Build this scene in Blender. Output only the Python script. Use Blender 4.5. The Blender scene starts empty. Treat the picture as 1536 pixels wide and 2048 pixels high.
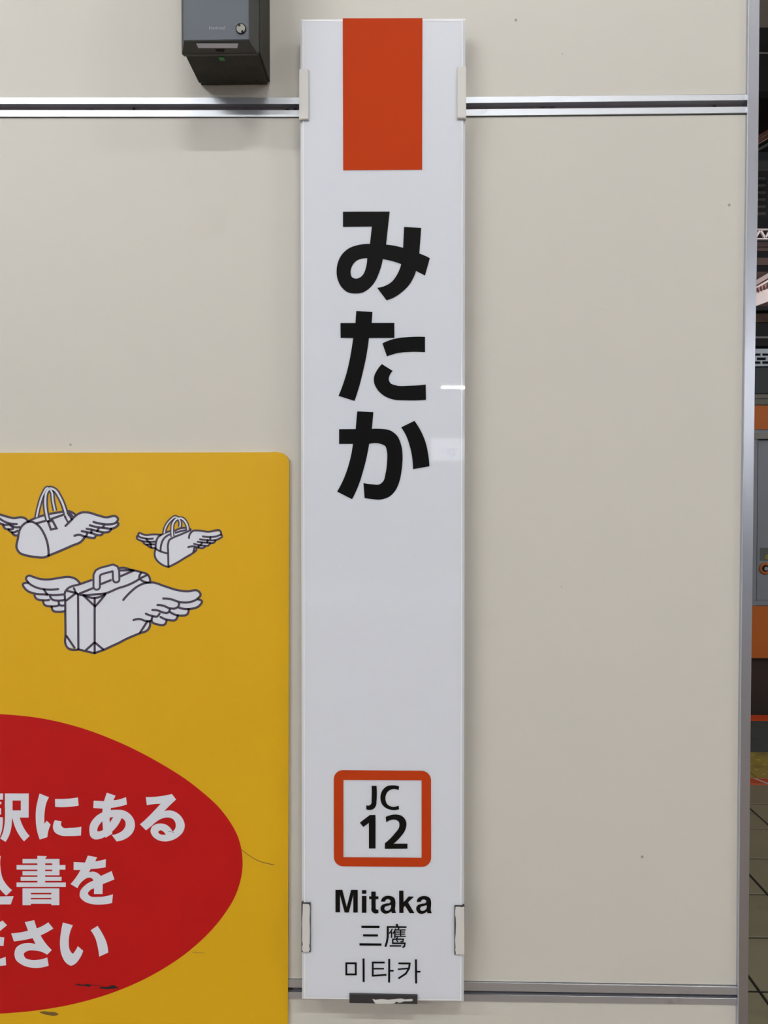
import bpy, bmesh, math, random
from mathutils import Vector, Matrix, Euler
from mathutils.geometry import tessellate_polygon
random.seed(7)
S = bpy.context.scene
C = S.collection

# ------------------------------------------------------------------ camera
FPX = 1600.0                      # focal length in pixels of the 1536x2048 frame
cam_d = bpy.data.cameras.new('camera'); cam = bpy.data.objects.new('camera', cam_d); C.objects.link(cam)
cam_d.sensor_fit = 'HORIZONTAL'; cam_d.sensor_width = 36; cam_d.lens = FPX*36/1536
cam_d.clip_start = 0.01; cam_d.clip_end = 200
EYE = Vector((0, 0, 1.5))
cam.location = EYE
cam.rotation_euler = Euler((math.radians(90-1.146), 0, math.radians(1.29)), 'XYZ')
S.camera = cam
RM = cam.rotation_euler.to_matrix()

# ------------------------------------------------------------------ world, exposure
w = bpy.data.worlds.new('world'); S.world = w; w.use_nodes = True
bg = w.node_tree.nodes['Background']; bg.inputs[0].default_value = (0.80, 0.87, 1.0, 1); bg.inputs[1].default_value = 0.30
S.view_settings.view_transform = 'Standard'; S.view_settings.look = 'None'
S.view_settings.gamma = 1; S.view_settings.use_curve_mapping = False
S.view_settings.exposure = 0.85
TUBE = 230.0                       # strength of the near fluorescent tubes
TUBE_FAR = 30.0

# ------------------------------------------------------------------ helpers
def P(px, py, Y):
    d = RM @ Vector(((px-768)/FPX, (1024-py)/FPX, -1))
    k = Y/d.y
    return EYE + d*k

def lin(c):
    def f(v):
        v /= 255
        return v/12.92 if v <= 0.04045 else ((v+0.055)/1.055)**2.4
    return tuple(f(v) for v in c)

def mat(name, rgb, rough=0.6, metal=0.0, var=0.06, scale=6.0, bump=0.0, bscale=200.0, coat=0.0, coat_r=0.03,
        specks=0.0, speck_scale=30.0, spec=0.5, stretch=None, gain=1.0, stain=None):
    m = bpy.data.materials.new(name); m.use_nodes = True
    nt = m.node_tree; N = nt.nodes; L = nt.links
    b = N['Principled BSDF']
    col = tuple(min(1, v*gain) for v in lin(rgb))
    b.inputs['Roughness'].default_value = rough; b.inputs['Metallic'].default_value = metal
    b.inputs['Specular IOR Level'].default_value = spec
    if coat: b.inputs['Coat Weight'].default_value = coat; b.inputs['Coat Roughness'].default_value = coat_r
    tc = N.new('ShaderNodeTexCoord'); mp = N.new('ShaderNodeMapping'); L.new(tc.outputs['Object'], mp.inputs[0])
    if stretch: mp.inputs['Scale'].default_value = stretch
    nz = N.new('ShaderNodeTexNoise'); nz.inputs['Scale'].default_value = scale; nz.inputs['Detail'].default_value = 5
    L.new(mp.outputs[0], nz.inputs['Vector'])
    mx = N.new('ShaderNodeMix'); mx.data_type = 'RGBA'
    L.new(nz.outputs['Fac'], mx.inputs['Factor'])
    mx.inputs['A'].default_value = tuple(v*(1-var) for v in col)+(1,)
    mx.inputs['B'].default_value = tuple(min(1, v*(1+var)) for v in col)+(1,)
    out = mx.outputs['Result']
    if stain:      # (stain colour, scale, threshold, strength): grime with its own shape
        n2 = N.new('ShaderNodeTexNoise'); n2.inputs['Scale'].default_value = stain[1]; n2.inputs['Detail'].default_value = 8
        L.new(tc.outputs['Object'], n2.inputs['Vector'])
        r2 = N.new('ShaderNodeMapRange'); r2.inputs['From Min'].default_value = stain[2]; r2.inputs['From Max'].default_value = stain[2]+0.12
        r2.inputs['To Max'].default_value = stain[3]; L.new(n2.outputs['Fac'], r2.inputs['Value'])
        m3 = N.new('ShaderNodeMix'); m3.data_type = 'RGBA'; L.new(r2.outputs[0], m3.inputs['Factor'])
        L.new(out, m3.inputs['A']); m3.inputs['B'].default_value = lin(stain[0])+(1,); out = m3.outputs['Result']
    if specks:
        vo = N.new('ShaderNodeTexVoronoi'); vo.inputs['Scale'].default_value = speck_scale; L.new(tc.outputs['Object'], vo.inputs['Vector'])
        r = N.new('ShaderNodeMapRange'); r.inputs['From Min'].default_value = 0.03; r.inputs['From Max'].default_value = 0.045
        r.inputs['To Min'].default_value = specks; r.inputs['To Max'].default_value = 0; L.new(vo.outputs['Distance'], r.inputs['Value'])
        gt = N.new('ShaderNodeMath'); gt.operation = 'GREATER_THAN'; gt.inputs[1].default_value = 0.72
        sp = N.new('ShaderNodeSeparateColor'); L.new(vo.outputs['Color'], sp.inputs[0]); L.new(sp.outputs[0], gt.inputs[0])
        mu = N.new('ShaderNodeMath'); mu.operation = 'MULTIPLY'; L.new(r.outputs[0], mu.inputs[0]); L.new(gt.outputs[0], mu.inputs[1])
        m4 = N.new('ShaderNodeMix'); m4.data_type = 'RGBA'; L.new(mu.outputs[0], m4.inputs['Factor'])
        L.new(out, m4.inputs['A']); m4.inputs['B'].default_value = (0.05, 0.045, 0.04, 1); out = m4.outputs['Result']
    L.new(out, b.inputs['Base Color'])
    if bump:
        nb = N.new('ShaderNodeTexNoise'); nb.inputs['Scale'].default_value = bscale; nb.inputs['Detail'].default_value = 4
        L.new(mp.outputs[0], nb.inputs['Vector'])
        bp = N.new('ShaderNodeBump'); bp.inputs['Strength'].default_value = bump; bp.inputs['Distance'].default_value = 0.001
        L.new(nb.outputs['Fac'], bp.inputs['Height']); L.new(bp.outputs[0], b.inputs['Normal'])
    return m

def emit(name, rgb, s):
    m = bpy.data.materials.new(name); m.use_nodes = True
    b = m.node_tree.nodes['Principled BSDF']; b.inputs['Base Color'].default_value = (0.8, 0.8, 0.8, 1)
    b.inputs['Emission Color'].default_value = rgb+(1,); b.inputs['Emission Strength'].default_value = s
    return m

def link(name, bm, m, parent=None, smooth=False):
    me = bpy.data.meshes.new(name)
    bmesh.ops.recalc_face_normals(bm, faces=bm.faces)
    bm.to_mesh(me); bm.free()
    if smooth:
        for p in me.polygons: p.use_smooth = True
    for mm in (m if isinstance(m, (list, tuple)) else [m]): me.materials.append(mm)
    o = bpy.data.objects.new(name, me); C.objects.link(o)
    if parent:
        o.parent = parent
        pw = Vector(parent['_w']) if '_w' in parent else Vector((0, 0, 0))
        o.location = -pw
    o['_w'] = (0.0, 0.0, 0.0)
    return o

def thing(name, label, cat, loc=(0, 0, 0), group=None):
    o = bpy.data.objects.new(name, None); C.objects.link(o); o.location = loc; o.empty_display_size = 0.05
    o['_w'] = tuple(float(v) for v in loc)
    o['label'] = label; o['category'] = cat
    if group: o['group'] = group
    return o

def tag(o, label, cat, group=None):
    o['label'] = label; o['category'] = cat
    if group: o['group'] = group
    return o

def struct(o):
    o['kind'] = 'structure'; return o

def add_box(bm, a, b):
    x0, y0, z0 = a; x1, y1, z1 = b
    v = [bm.verts.new(p) for p in ((x0,y0,z0),(x1,y0,z0),(x1,y1,z0),(x0,y1,z0),(x0,y0,z1),(x1,y0,z1),(x1,y1,z1),(x0,y1,z1))]
    for f in ((0,1,2,3),(4,5,6,7),(0,1,5,4),(1,2,6,5),(2,3,7,6),(3,0,4,7)): bm.faces.new([v[i] for i in f])

def box(name, a, b, m, parent=None, bevel=0):
    bm = bmesh.new(); add_box(bm, a, b)
    if bevel: bmesh.ops.bevel(bm, geom=bm.edges[:], offset=bevel, segments=2, affect='EDGES')
    return link(name, bm, m, parent)

def add_prism(bm, pts, yf, yb):
    """pts = (x, z) outline, front at yf, back at yb"""
    n = len(pts)
    f = [bm.verts.new((x, yf, z)) for x, z in pts]; b = [bm.verts.new((x, yb, z)) for x, z in pts]
    bm.faces.new(f); bm.faces.new(b[::-1])
    for i in range(n): bm.faces.new((f[i], b[i], b[(i+1) % n], f[(i+1) % n]))

def XZ(pts, Y):
    r = []
    for p in pts:
        q = P(p[0], p[1], Y); r.append((q.x, q.z))
    return r

def prism(name, pxpts, yf, yb, m, parent=None, bevel=0, seg=2):
    bm = bmesh.new(); add_prism(bm, XZ(pxpts, yf), yf, yb)
    if bevel:
        es = [e for e in bm.edges if all(abs(v.co.y-yf) < 1e-6 for v in e.verts)]
        bmesh.ops.bevel(bm, geom=es, offset=bevel, segments=seg, affect='EDGES')
    return link(name, bm, m, parent)

def add_cyl(bm, a, b, r, n=16, r2=None):
    a = Vector(a); b = Vector(b); d = (b-a); q = d.to_track_quat('Z', 'Y'); r2 = r if r2 is None else r2
    A = [bm.verts.new(a + q @ Vector((r*math.cos(t), r*math.sin(t), 0))) for t in [2*math.pi*i/n for i in range(n)]]
    B = [bm.verts.new(b + q @ Vector((r2*math.cos(t), r2*math.sin(t), 0))) for t in [2*math.pi*i/n for i in range(n)]]
    bm.faces.new(A[::-1]); bm.faces.new(B)
    for i in range(n): bm.faces.new((A[i], A[(i+1) % n], B[(i+1) % n], B[i]))

def add_bar(bm, a, b, wd, ht):
    a = Vector(a); b = Vector(b); d = b-a; L = d.length; q = d.to_track_quat('X', 'Z')
    vs = []
    for x in (0, L):
        for y, z in ((-wd/2,-ht/2),(wd/2,-ht/2),(wd/2,ht/2),(-wd/2,ht/2)): vs.append(bm.verts.new(a+q @ Vector((x, y, z))))
    for f in ((0,1,2,3),(4,5,6,7),(0,1,5,4),(1,2,6,5),(2,3,7,6),(3,0,4,7)): bm.faces.new([vs[i] for i in f])

# outlines: 2-tuples are smooth points, 3-tuples are corners
def smooth_path(pts, closed=True, k=7):
    n = len(pts); p = [Vector(q[:2]) for q in pts]; cr = [len(q) > 2 for q in pts]
    def tan(i):
        a, b, c = p[(i-1) % n], p[i], p[(i+1) % n]
        d1 = max((b-a).length, 1e-6); d2 = max((c-b).length, 1e-6)
        return ((b-a)/d1*d2 + (c-b)/d2*d1)/(d1+d2)
    free = [cr[i] or (not closed and i in (0, n-1)) for i in range(n)]
    T = [None if free[i] else tan(i) for i in range(n)]
    out = []
    for i in range(n if closed else n-1):
        j = (i+1) % n; d = (p[j]-p[i]).length
        if free[i] and free[j]:
            out.append(p[i]); continue
        u = (p[j]-p[i])/max(d, 1e-6)
        t0 = T[i] if T[i] is not None else 2*u - T[j]
        t1 = T[j] if T[j] is not None else 2*u - T[i]
        for s in range(k):
            t = s/k; t2 = t*t; t3 = t2*t
            out.append(p[i]*(2*t3-3*t2+1) + t0*d*(t3-2*t2+t) + p[j]*(-2*t3+3*t2) + t1*d*(t3-t2))
    if not closed: out.append(p[-1])
    return out

class Reg:
    """a traced patch: zoomed picture coordinates -> a flat sheet at depth Y"""
    def __init__(s, x0, y0, sc): s.x0, s.y0, s.sc = x0, y0, sc
    def w(s, q, Y):
        v = P(s.x0+q[0]/s.sc, s.y0+q[1]/s.sc, Y); return v

def add_fill(bm, R, loops, Y):
    L = [smooth_path(l) for l in loops]
    P3 = [[Vector((q.x, q.y, 0)) for q in l] for l in L]
    flat = [q for l in P3 for q in l]
    vs = [bm.verts.new(R.w(q, Y)) for q in flat]
    for t in tessellate_polygon(P3):
        try: bm.faces.new([vs[i] for i in t])
        except ValueError: pass

def add_ribbon(bm, R, pts, wd, Y, smooth=True, cap=True, closed=False, dy=0.0):
    q = smooth_path(pts, closed=closed, k=5) if smooth else [Vector(p[:2]) for p in pts]
    if closed: q = q+[q[0]]
    h = wd/2; n = len(q); Ls = []; Rs = []
    for i in range(n):
        if closed and i in (0, n-1): a, b = q[n-2], q[1]
        else: a, b = q[max(i-1, 0)], q[min(i+1, n-1)]
        d1 = (q[i]-a); d2 = (b-q[i])
        if d1.length < 1e-6: d1 = d2
        if d2.length < 1e-6: d2 = d1
        n1 = Vector((-d1.y, d1.x)).normalized(); n2 = Vector((-d2.y, d2.x)).normalized()
        m = (n1+n2)
        m = m.normalized() if m.length > 1e-4 else n1
        k = min(1/max(m.dot(n1), 0.35), 2.0)
        Ls.append(q[i]+m*h*k); Rs.append(q[i]-m*h*k)
    A = [bm.verts.new(R.w(v, Y)) for v in Ls]; B = [bm.verts.new(R.w(v, Y)) for v in Rs]
    for i in range(n-1): bm.faces.new((A[i], A[i+1], B[i+1], B[i]))
    if cap and not closed:
        for c, d in ((q[0], q[0]-q[1]), (q[-1], q[-1]-q[-2])):
            a0 = math.atan2(d.y, d.x)
            vs = [bm.verts.new(R.w(c+Vector((math.cos(a0+t), math.sin(a0+t)))*h, Y)) for t in [math.pi*(-0.5+i/8) for i in range(9)]]
            bm.faces.new(vs)

def flat_link(name, bm, m, parent):
    """printed layer: every face towards the viewer's side of the wall (-y)"""
    me = bpy.data.meshes.new(name)
    for f in bm.faces:
        f.normal_update()
        if f.normal.y > 0: f.normal_flip()
    bm.to_mesh(me); bm.free(); me.materials.append(m)
    o = bpy.data.objects.new(name, me); C.objects.link(o); o.parent = parent
    o.location = -Vector(parent['_w']) if '_w' in parent else (0, 0, 0)
    o['_w'] = (0.0, 0.0, 0.0)
    return o

def glyph(name, R, shapes, Y, m, parent):
    bm = bmesh.new()
    Y0 = Y
    for i_s, sh in enumerate(shapes):
        Y = Y0 - i_s*0.00001
        if sh[0] == 'f': add_fill(bm, R, sh[1], Y)
        elif sh[0] == 's': add_ribbon(bm, R, sh[1], sh[2]*(1.12 if R is RE else 1), Y, smooth=len(sh) > 3, cap=False)
        elif sh[0] == 'c': add_ribbon(bm, R, sh[1], sh[2]*1.1, Y, smooth=False, cap=False, closed=True)
    return flat_link(name, bm, m, parent)

def K(*pts): return [(x, y, 1) for x, y in pts]      # all corners
def rect(x0, y0, x1, y1): return ('f', [K((x0, y0), (x1, y0), (x1, y1), (x0, y1))])

YW = 0.98      # front face of the wall panels

# ------------------------------------------------------------------ materials
M_panel = mat('cream_panel', (208, 204, 194), rough=0.45, var=0.02, scale=3, bump=0.05, bscale=60, specks=0.55, speck_scale=20, spec=0.35,
              stain=((170, 155, 135), 3.0, 0.62, 0.22))
M_alu = mat('brushed_aluminium', (205, 208, 214), rough=0.42, metal=0.85, var=0.05, scale=14, bump=0.1, bscale=90,
            stain=((120, 110, 105), 25.0, 0.66, 0.5))
M_alu_post = mat('anodised_aluminium', (198, 202, 214), rough=0.30, metal=1.0, var=0.03, scale=10, stretch=(1, 1, 0.2))
M_dark = mat('dark_gap', (26, 24, 26), rough=0.9)
M_channel = mat('dusty_channel', (118, 108, 110), rough=0.8, var=0.3, scale=60, stain=((20, 18, 18), 40, 0.58, 0.9))
M_opal = mat('opal_acrylic', (226, 229, 236), rough=0.35, var=0.006, scale=2, coat=1.0, coat_r=0.012, spec=0.3)
_b = M_opal.node_tree.nodes['Principled BSDF']; _b.inputs['Subsurface Weight'].default_value = 1.0; _b.inputs['Subsurface Scale'].default_value = 0.005
_b.inputs['Subsurface Radius'].default_value = (1.0, 0.9, 0.85)
M_edge = mat('edge_glint_white', (255, 255, 255), rough=0.15, var=0.01, coat=1.0)
M_orange = mat('orange_print', (188, 60, 18), rough=0.6, var=0.03, scale=20, coat=0.35, coat_r=0.012, spec=0.05)
M_black = mat('black_print', (5, 5, 6), rough=0.6, var=0.1, coat=0.4, coat_r=0.012, spec=0.1)
M_clip = mat('white_clip_paint', (214, 211, 206), rough=0.5, var=0.03, scale=40, bump=0.1)
M_clip_dark = mat('bare_clip_metal', (60, 55, 55), rough=0.5, metal=0.3)
M_yellow = mat('yellow_sticker', (220, 171, 20), rough=0.42, var=0.05, scale=7, bump=0.08, bscale=500, spec=0.4,
               stain=((150, 105, 25), 7.0, 0.67, 0.25))
M_red = mat('red_print', (184, 10, 12), rough=0.42, var=0.04, scale=12, bump=0.08, bscale=500, spec=0.35)
M_white = mat('white_print', (222, 224, 232), rough=0.45, var=0.01)
M_line = mat('outline_print', (72, 62, 78), rough=0.45, var=0.03)
M_scuff = mat('scuff', (22, 20, 20), rough=0.8, var=0.3, scale=200)
M_smudge = mat('smudge', (112, 84, 34), rough=0.8, var=0.2, scale=200)
M_devback = mat('dusty_back_box', (52, 51, 43), rough=0.85, var=0.35, scale=45, bump=0.5, bscale=300, stain=((30, 28, 24), 50, 0.60, 0.6))
M_devbezel = mat('grey_green_bezel', (66, 68, 64), rough=0.6, var=0.08, scale=20)
M_devplate = mat('blue_grey_plate', (82, 89, 98), rough=0.5, var=0.03, scale=20, metal=0.0)
M_devlabel = mat('pale_label', (205, 208, 222), rough=0.5)
M_knob = mat('knob_plastic', (150, 150, 140), rough=0.5)
M_green = mat('green_label', (60, 130, 65), rough=0.6)
M_emboss = mat('raised_marks', (140, 146, 152), rough=0.4)

# ------------------------------------------------------------------ wall
def zx(px, py): 
    q = P(px, py, YW); return q.x, q.z
XL = -1.9
railT = {'top': [(-2200, 194.5), (770, 196.2), (1497, 189)], 'b1': [(-2200, 208.5), (770, 209.8), (1497, 202.3)],
         'b2': [(-2200, 221.5), (770, 222), (1497, 214.7)], 'bot': [(-2200, 235.5), (770, 236), (1497, 228.5)]}
railB = {'top': [(-2200, 1947), (590, 1957), (930, 1961.5), (1478, 1971)], 'b1': [(-2200, 1964), (590, 1973), (930, 1979), (1478, 1988)],
         'b2': [(-2200, 1972), (590, 1982), (930, 1986.5), (1478, 1995)], 'bot': [(-2200, 1987), (590, 1996), (930, 2000.5), (1478, 2008.5)]}
wall = struct(box('wall_back', (XL, 0.995, 0.0), (0.40, 1.045, 4.84), mat('wall_core', (150, 148, 142), rough=0.8)))
TOPZ, BOTZ = 4.84, 0.03
def wall_panel(up, lo):
    pts = []
    pts += [zx(*q) for q in up] if up else [(zx(-2200, 0)[0], TOPZ), (zx(1497.5, -1600)[0]+0.012, TOPZ)]
    pts += [zx(*q) for q in lo[::-1]] if lo else [(zx(1474, 2100)[0], BOTZ), (zx(-2200, 0)[0], BOTZ)]
    bm = bmesh.new(); add_prism(bm, pts, YW, 0.994)
    es = [e for e in bm.edges if all(abs(v.co.y-YW) < 1e-6 for v in e.verts)]
    bmesh.ops.bevel(bm, geom=es, offset=0.0008, segments=1, affect='EDGES')
    return link('panel', bm, M_panel, wall)
wall_panel(None, railT['top'])
wall_panel(railT['bot'], railB['top'])
wall_panel(railB['bot'], None)

def rail(name, R):
    bm = bmesh.new()
    up = [zx(*q) for q in R['top']]; b1 = [zx(*q) for q in R['b1']]; b2 = [zx(*q) for q in R['b2']]; lo = [zx(*q) for q in R['bot']]
    e = 0.0006
    up = [(x, z-e) for x, z in up]; lo = [(x, z+e) for x, z in lo]
    add_prism(bm, up+b1[::-1], YW-0.0022, 0.9945)
    add_prism(bm, b2+lo[::-1], YW-0.0022, 0.9945)
    es = [e2 for e2 in bm.edges if all(abs(v.co.y-(YW-0.0022)) < 1e-6 for v in e2.verts)]
    bmesh.ops.bevel(bm, geom=es, offset=0.0004, segments=1, affect='EDGES')
    r = struct(link(name, bm, M_alu))
    bm = bmesh.new(); add_prism(bm, b1+b2[::-1], 0.988, 0.9945)
    link('channel_bottom', bm, M_channel, r)
    return r
r1 = rail('trim_1', railT); r2 = rail('trim_2', railB)
# clots of dirt and fasteners in the slots
for px, py, wd, r in ((267, 217, 5, r1), (1430, 213, 7, r1), (1492, 211, 4, r1), (575, 220, 9, r1), (590, 219, 8, r1), (1473, 1988, 5, r2), (583, 1975, 5, r2)):
    q = P(px, py, 0.9835); bm = bmesh.new()
    bmesh.ops.create_icosphere(bm, subdivisions=1, radius=1.0, matrix=Matrix.Translation((q.x, 0.9855, q.z)) @ Matrix.Diagonal((wd*0.0003, 0.003, 0.0022, 1)))
    for v in bm.verts: v.co += Vector((random.uniform(-1, 1), 0, random.uniform(-1, 1)))*0.0005
    link('dirt_clump', bm, M_dark, r)

# vertical end post
bm = bmesh.new()
pl = [(1497.4, -60), (1493, 400), (1488, 750), (1484.2, 1050), (1480.2, 1400), (1474.8, 2048)]
pr = [(1519.6, -60), (1515.6, 400), (1509.6, 750), (1506.3, 1050), (1501.8, 1400), (1495.6, 2048)]
a = XZ(pl, YW-0.005); b = XZ(pr, YW-0.005)
def ext(p, q, z): t = (z-p[1])/(q[1]-p[1]); return (p[0]+(q[0]-p[0])*t, z)
a = [ext(a[0], a[-1], 4.84)]+a+[ext(a[0], a[-1], 0.0)]; b = [ext(b[0], b[-1], 4.84)]+b+[ext(b[0], b[-1], 0.0)]
add_prism(bm, a+b[::-1], YW-0.005, 1.047)
es = [e for e in bm.edges if all(abs(v.co.y-(YW-0.005)) < 1e-6 for v in e.verts)]
bmesh.ops.bevel(bm, geom=es, offset=0.0009, segments=2, affect='EDGES')
post = struct(link('trim_3', bm, M_alu_post))
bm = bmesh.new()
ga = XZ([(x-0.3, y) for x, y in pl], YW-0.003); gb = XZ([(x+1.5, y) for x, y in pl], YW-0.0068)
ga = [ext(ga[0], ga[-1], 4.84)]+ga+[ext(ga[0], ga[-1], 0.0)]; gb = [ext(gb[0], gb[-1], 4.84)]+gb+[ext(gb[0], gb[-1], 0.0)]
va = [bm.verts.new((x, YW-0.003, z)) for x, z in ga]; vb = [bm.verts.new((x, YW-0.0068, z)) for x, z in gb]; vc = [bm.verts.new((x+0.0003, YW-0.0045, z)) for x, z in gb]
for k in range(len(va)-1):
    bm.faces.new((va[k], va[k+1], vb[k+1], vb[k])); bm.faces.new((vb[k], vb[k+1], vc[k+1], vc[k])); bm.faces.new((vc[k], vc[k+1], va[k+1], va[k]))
link('edge_highlight', bm, mat('highlight_white', (255, 255, 255), rough=0.3, var=0.0, coat=1.0, coat_r=0.2), post)  # bright glint along the post edge, painted as a white strip

# ------------------------------------------------------------------ station name sign
YS = 0.951      # front of the sign board
SIGN = [(600.2, 36.5), (931.0, 35.2), (927.8, 2005.3), (603.8, 2000.5)]
c0 = P(765, 2003, YW)
sign = thing('station_name_sign', 'tall narrow white station name sign with orange band and black Japanese characters', 'sign', (c0.x, YW, c0.z))
prism('sign_board', SIGN, YS, 0.963, M_opal, sign, bevel=0.0022, seg=2)
inner = [(615, 60), (917, 60), (914, 1985), (618, 1985)]
prism('mounting_frame', inner, 0.963, YW, mat('frame_grey', (120, 120, 122), rough=0.6, metal=0.5), sign)
# flat white ring standing in for the edge glint of the front sheet
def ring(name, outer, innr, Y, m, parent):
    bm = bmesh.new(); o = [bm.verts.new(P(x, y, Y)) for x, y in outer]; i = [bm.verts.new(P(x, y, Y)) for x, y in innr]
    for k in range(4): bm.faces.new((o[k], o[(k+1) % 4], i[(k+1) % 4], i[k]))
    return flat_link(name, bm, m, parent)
ring('rim_highlight', [(604.8, 41.2), (925.6, 40.2), (922.4, 2001.2), (608.6, 1996.8)], [(606.6, 42.9), (923.8, 41.9), (920.6, 1999.4), (610.4, 1995.0)], YS-0.00010, M_edge, sign)
YL = YS-0.0002
R0 = Reg(0, 0, 1); RE = Reg(650, 1760, 6.678)
glyph('orange_band', R0, [('f', [K((685.4, 36.6), (844.9, 36.2), (844.2, 339.6), (686.3, 340.6))])], YS-0.00015, M_orange, sign)
RA = Reg(650, 400, 6.4); RB = Reg(650, 600, 6.4); RC = Reg(650, 800, 6.4)
glyph('letter', RA, [('f', [[(230,150,1),(828,148,1),(782,570,1),(880,583),(1000,612,1),(1012,345,1),(1232,357,1),(1207,685,1),(1280,713),(1342,745,1),(1280,967,1),(1165,908,1),
    (1130,1000),(1075,1090),(990,1175),(890,1245),(787,1283,1),(667,1123,1),(770,1098),(850,1050),(925,950),(975,820,1),(870,785),(740,757,1),(722,840),(685,950),(630,1060),(550,1145),(470,1188),(390,1197),
    (290,1180),(210,1112),(162,1015),(148,915),(165,800),(215,700),(300,622),(420,577),(575,562,1),(600,340,1),(230,345,1)],
    [(540,745,1),(525,860),(490,950),(450,990),(390,1006),(345,985),(328,930),(345,850),(400,780),(470,752)]])], YL, M_black, sign)
glyph('letter', RB, [('f', [[(400,140,1),(608,153,1),(597,293,1),(888,293,1),(888,485,1),(563,487,1),(530,710),(490,900),(440,1100),(378,1292,1),(173,1227,1),(230,1080),(280,920),(328,700),(360,487,1),(200,485,1),(198,295,1),(390,295,1)]]),
    ('f', [[(735,555,1),(820,517),(920,490),(1080,473),(1280,471,1),(1280,668,1),(1080,665),(930,680),(793,722,1)]]),
    ('f', [[(728,820,1),(868,908,1),(830,960),(817,1020),(840,1065),(905,1092),(1080,1097),(1290,1082,1),(1292,1278,1),(1050,1285),(860,1270),(750,1222),(670,1145),(628,1055),(630,975),(665,900)]])], YL, M_black, sign)
glyph('letter', RC, [('f', [[(412,145,1),(620,155,1),(600,370,1),(720,370),(830,388),(920,455),(970,560),(993,720),(983,880),(950,1050),(900,1160),(830,1232),(720,1273),(600,1268),(507,1255,1),(492,1063,1),(600,1078),(700,1078),(745,1040),(775,940),(795,780),(793,660),(770,590),(715,563),(565,562,1),
    (540,700),(490,900),(430,1090),(347,1270,1),(155,1173,1),(230,1030),(300,840),(358,562,1),(180,562,1),(180,373,1),(392,372,1)]]),
    ('f', [[(975,350,1),(1145,267,1),(1215,375),(1280,520),(1320,690),(1337,848,1),(1127,885,1),(1115,730),(1085,590),(1040,460)]])], YL, M_black, sign)
# route number badge
RD = Reg(650, 1520, 6.678)
def rr(pts, r, n=6):
    out = []; m = len(pts)
    for i in range(m):
        p = Vector(pts[i]); a = (Vector(pts[i-1])-p).normalized(); b = (Vector(pts[(i+1) % m])-p).normalized()
        for k in range(n+1):
            t = k/n; c = p+(a+b)*r; ang = t*math.pi/2
            q = c - b*r*math.cos(ang) - a*r*math.sin(ang); out.append((q.x, q.y, 1))
    return out
bd = glyph('route_badge', R0, [('f', [rr([(667.5,1540),(862,1541.8),(862.3,1734),(667.8,1732.5)], 18.5), K((686.8,1560),(843.2,1560.8),(843.2,1715.6),(686.8,1714.3))])], YL, M_orange, sign)
for sh in ([('f', [[(622,345,1),(688,345,1),(689,540),(680,610),(645,655),(595,667),(552,659,1),(552,605,1),(592,607),(617,585),(622,530)]])],
           [('f', [[(990,352,1),(983,402,1),(900,390),(845,418),(806,505),(830,588),(885,622),(983,608,1),(990,658,1),(910,669),(830,650),(765,595),(740,505),(765,410),(825,352),(910,338)]])],
           [('f', [K((598,735),(675,735),(675,1183),(586,1183),(586,840),(512,895),(465,838))])],
           [('f', [[(810,762,1),(870,738),(940,728),(1030,750),(1085,830),(1075,925),(1010,1025),(917,1117,1),(1102,1117,1),(1102,1185,1),(800,1187,1),(800,1110,1),(930,985),(992,890),(985,825),(935,797),(880,802),(818,832,1)]])]):
    glyph('letter', RD, sh, YL, M_black, sign)
def aa(dx, dy):
    f = lambda L: [(p[0]+dx, p[1]+dy)+tuple(p[2:]) for p in L]
    return [('f', [f([(748,290,1),(765,242),(815,214),(870,213),(922,238),(940,285),(940,340),(936,400),(950,440,1),(893,442,1),(885,418,1),(850,441),(800,450),(757,425),(740,382),(757,338),(810,315),(868,302),(876,280),(850,258),(815,265),(803,290,1)]),
                   f([(880,333,1),(840,345),(803,358),(793,385),(812,408),(850,405),(878,375)])])]
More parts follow.
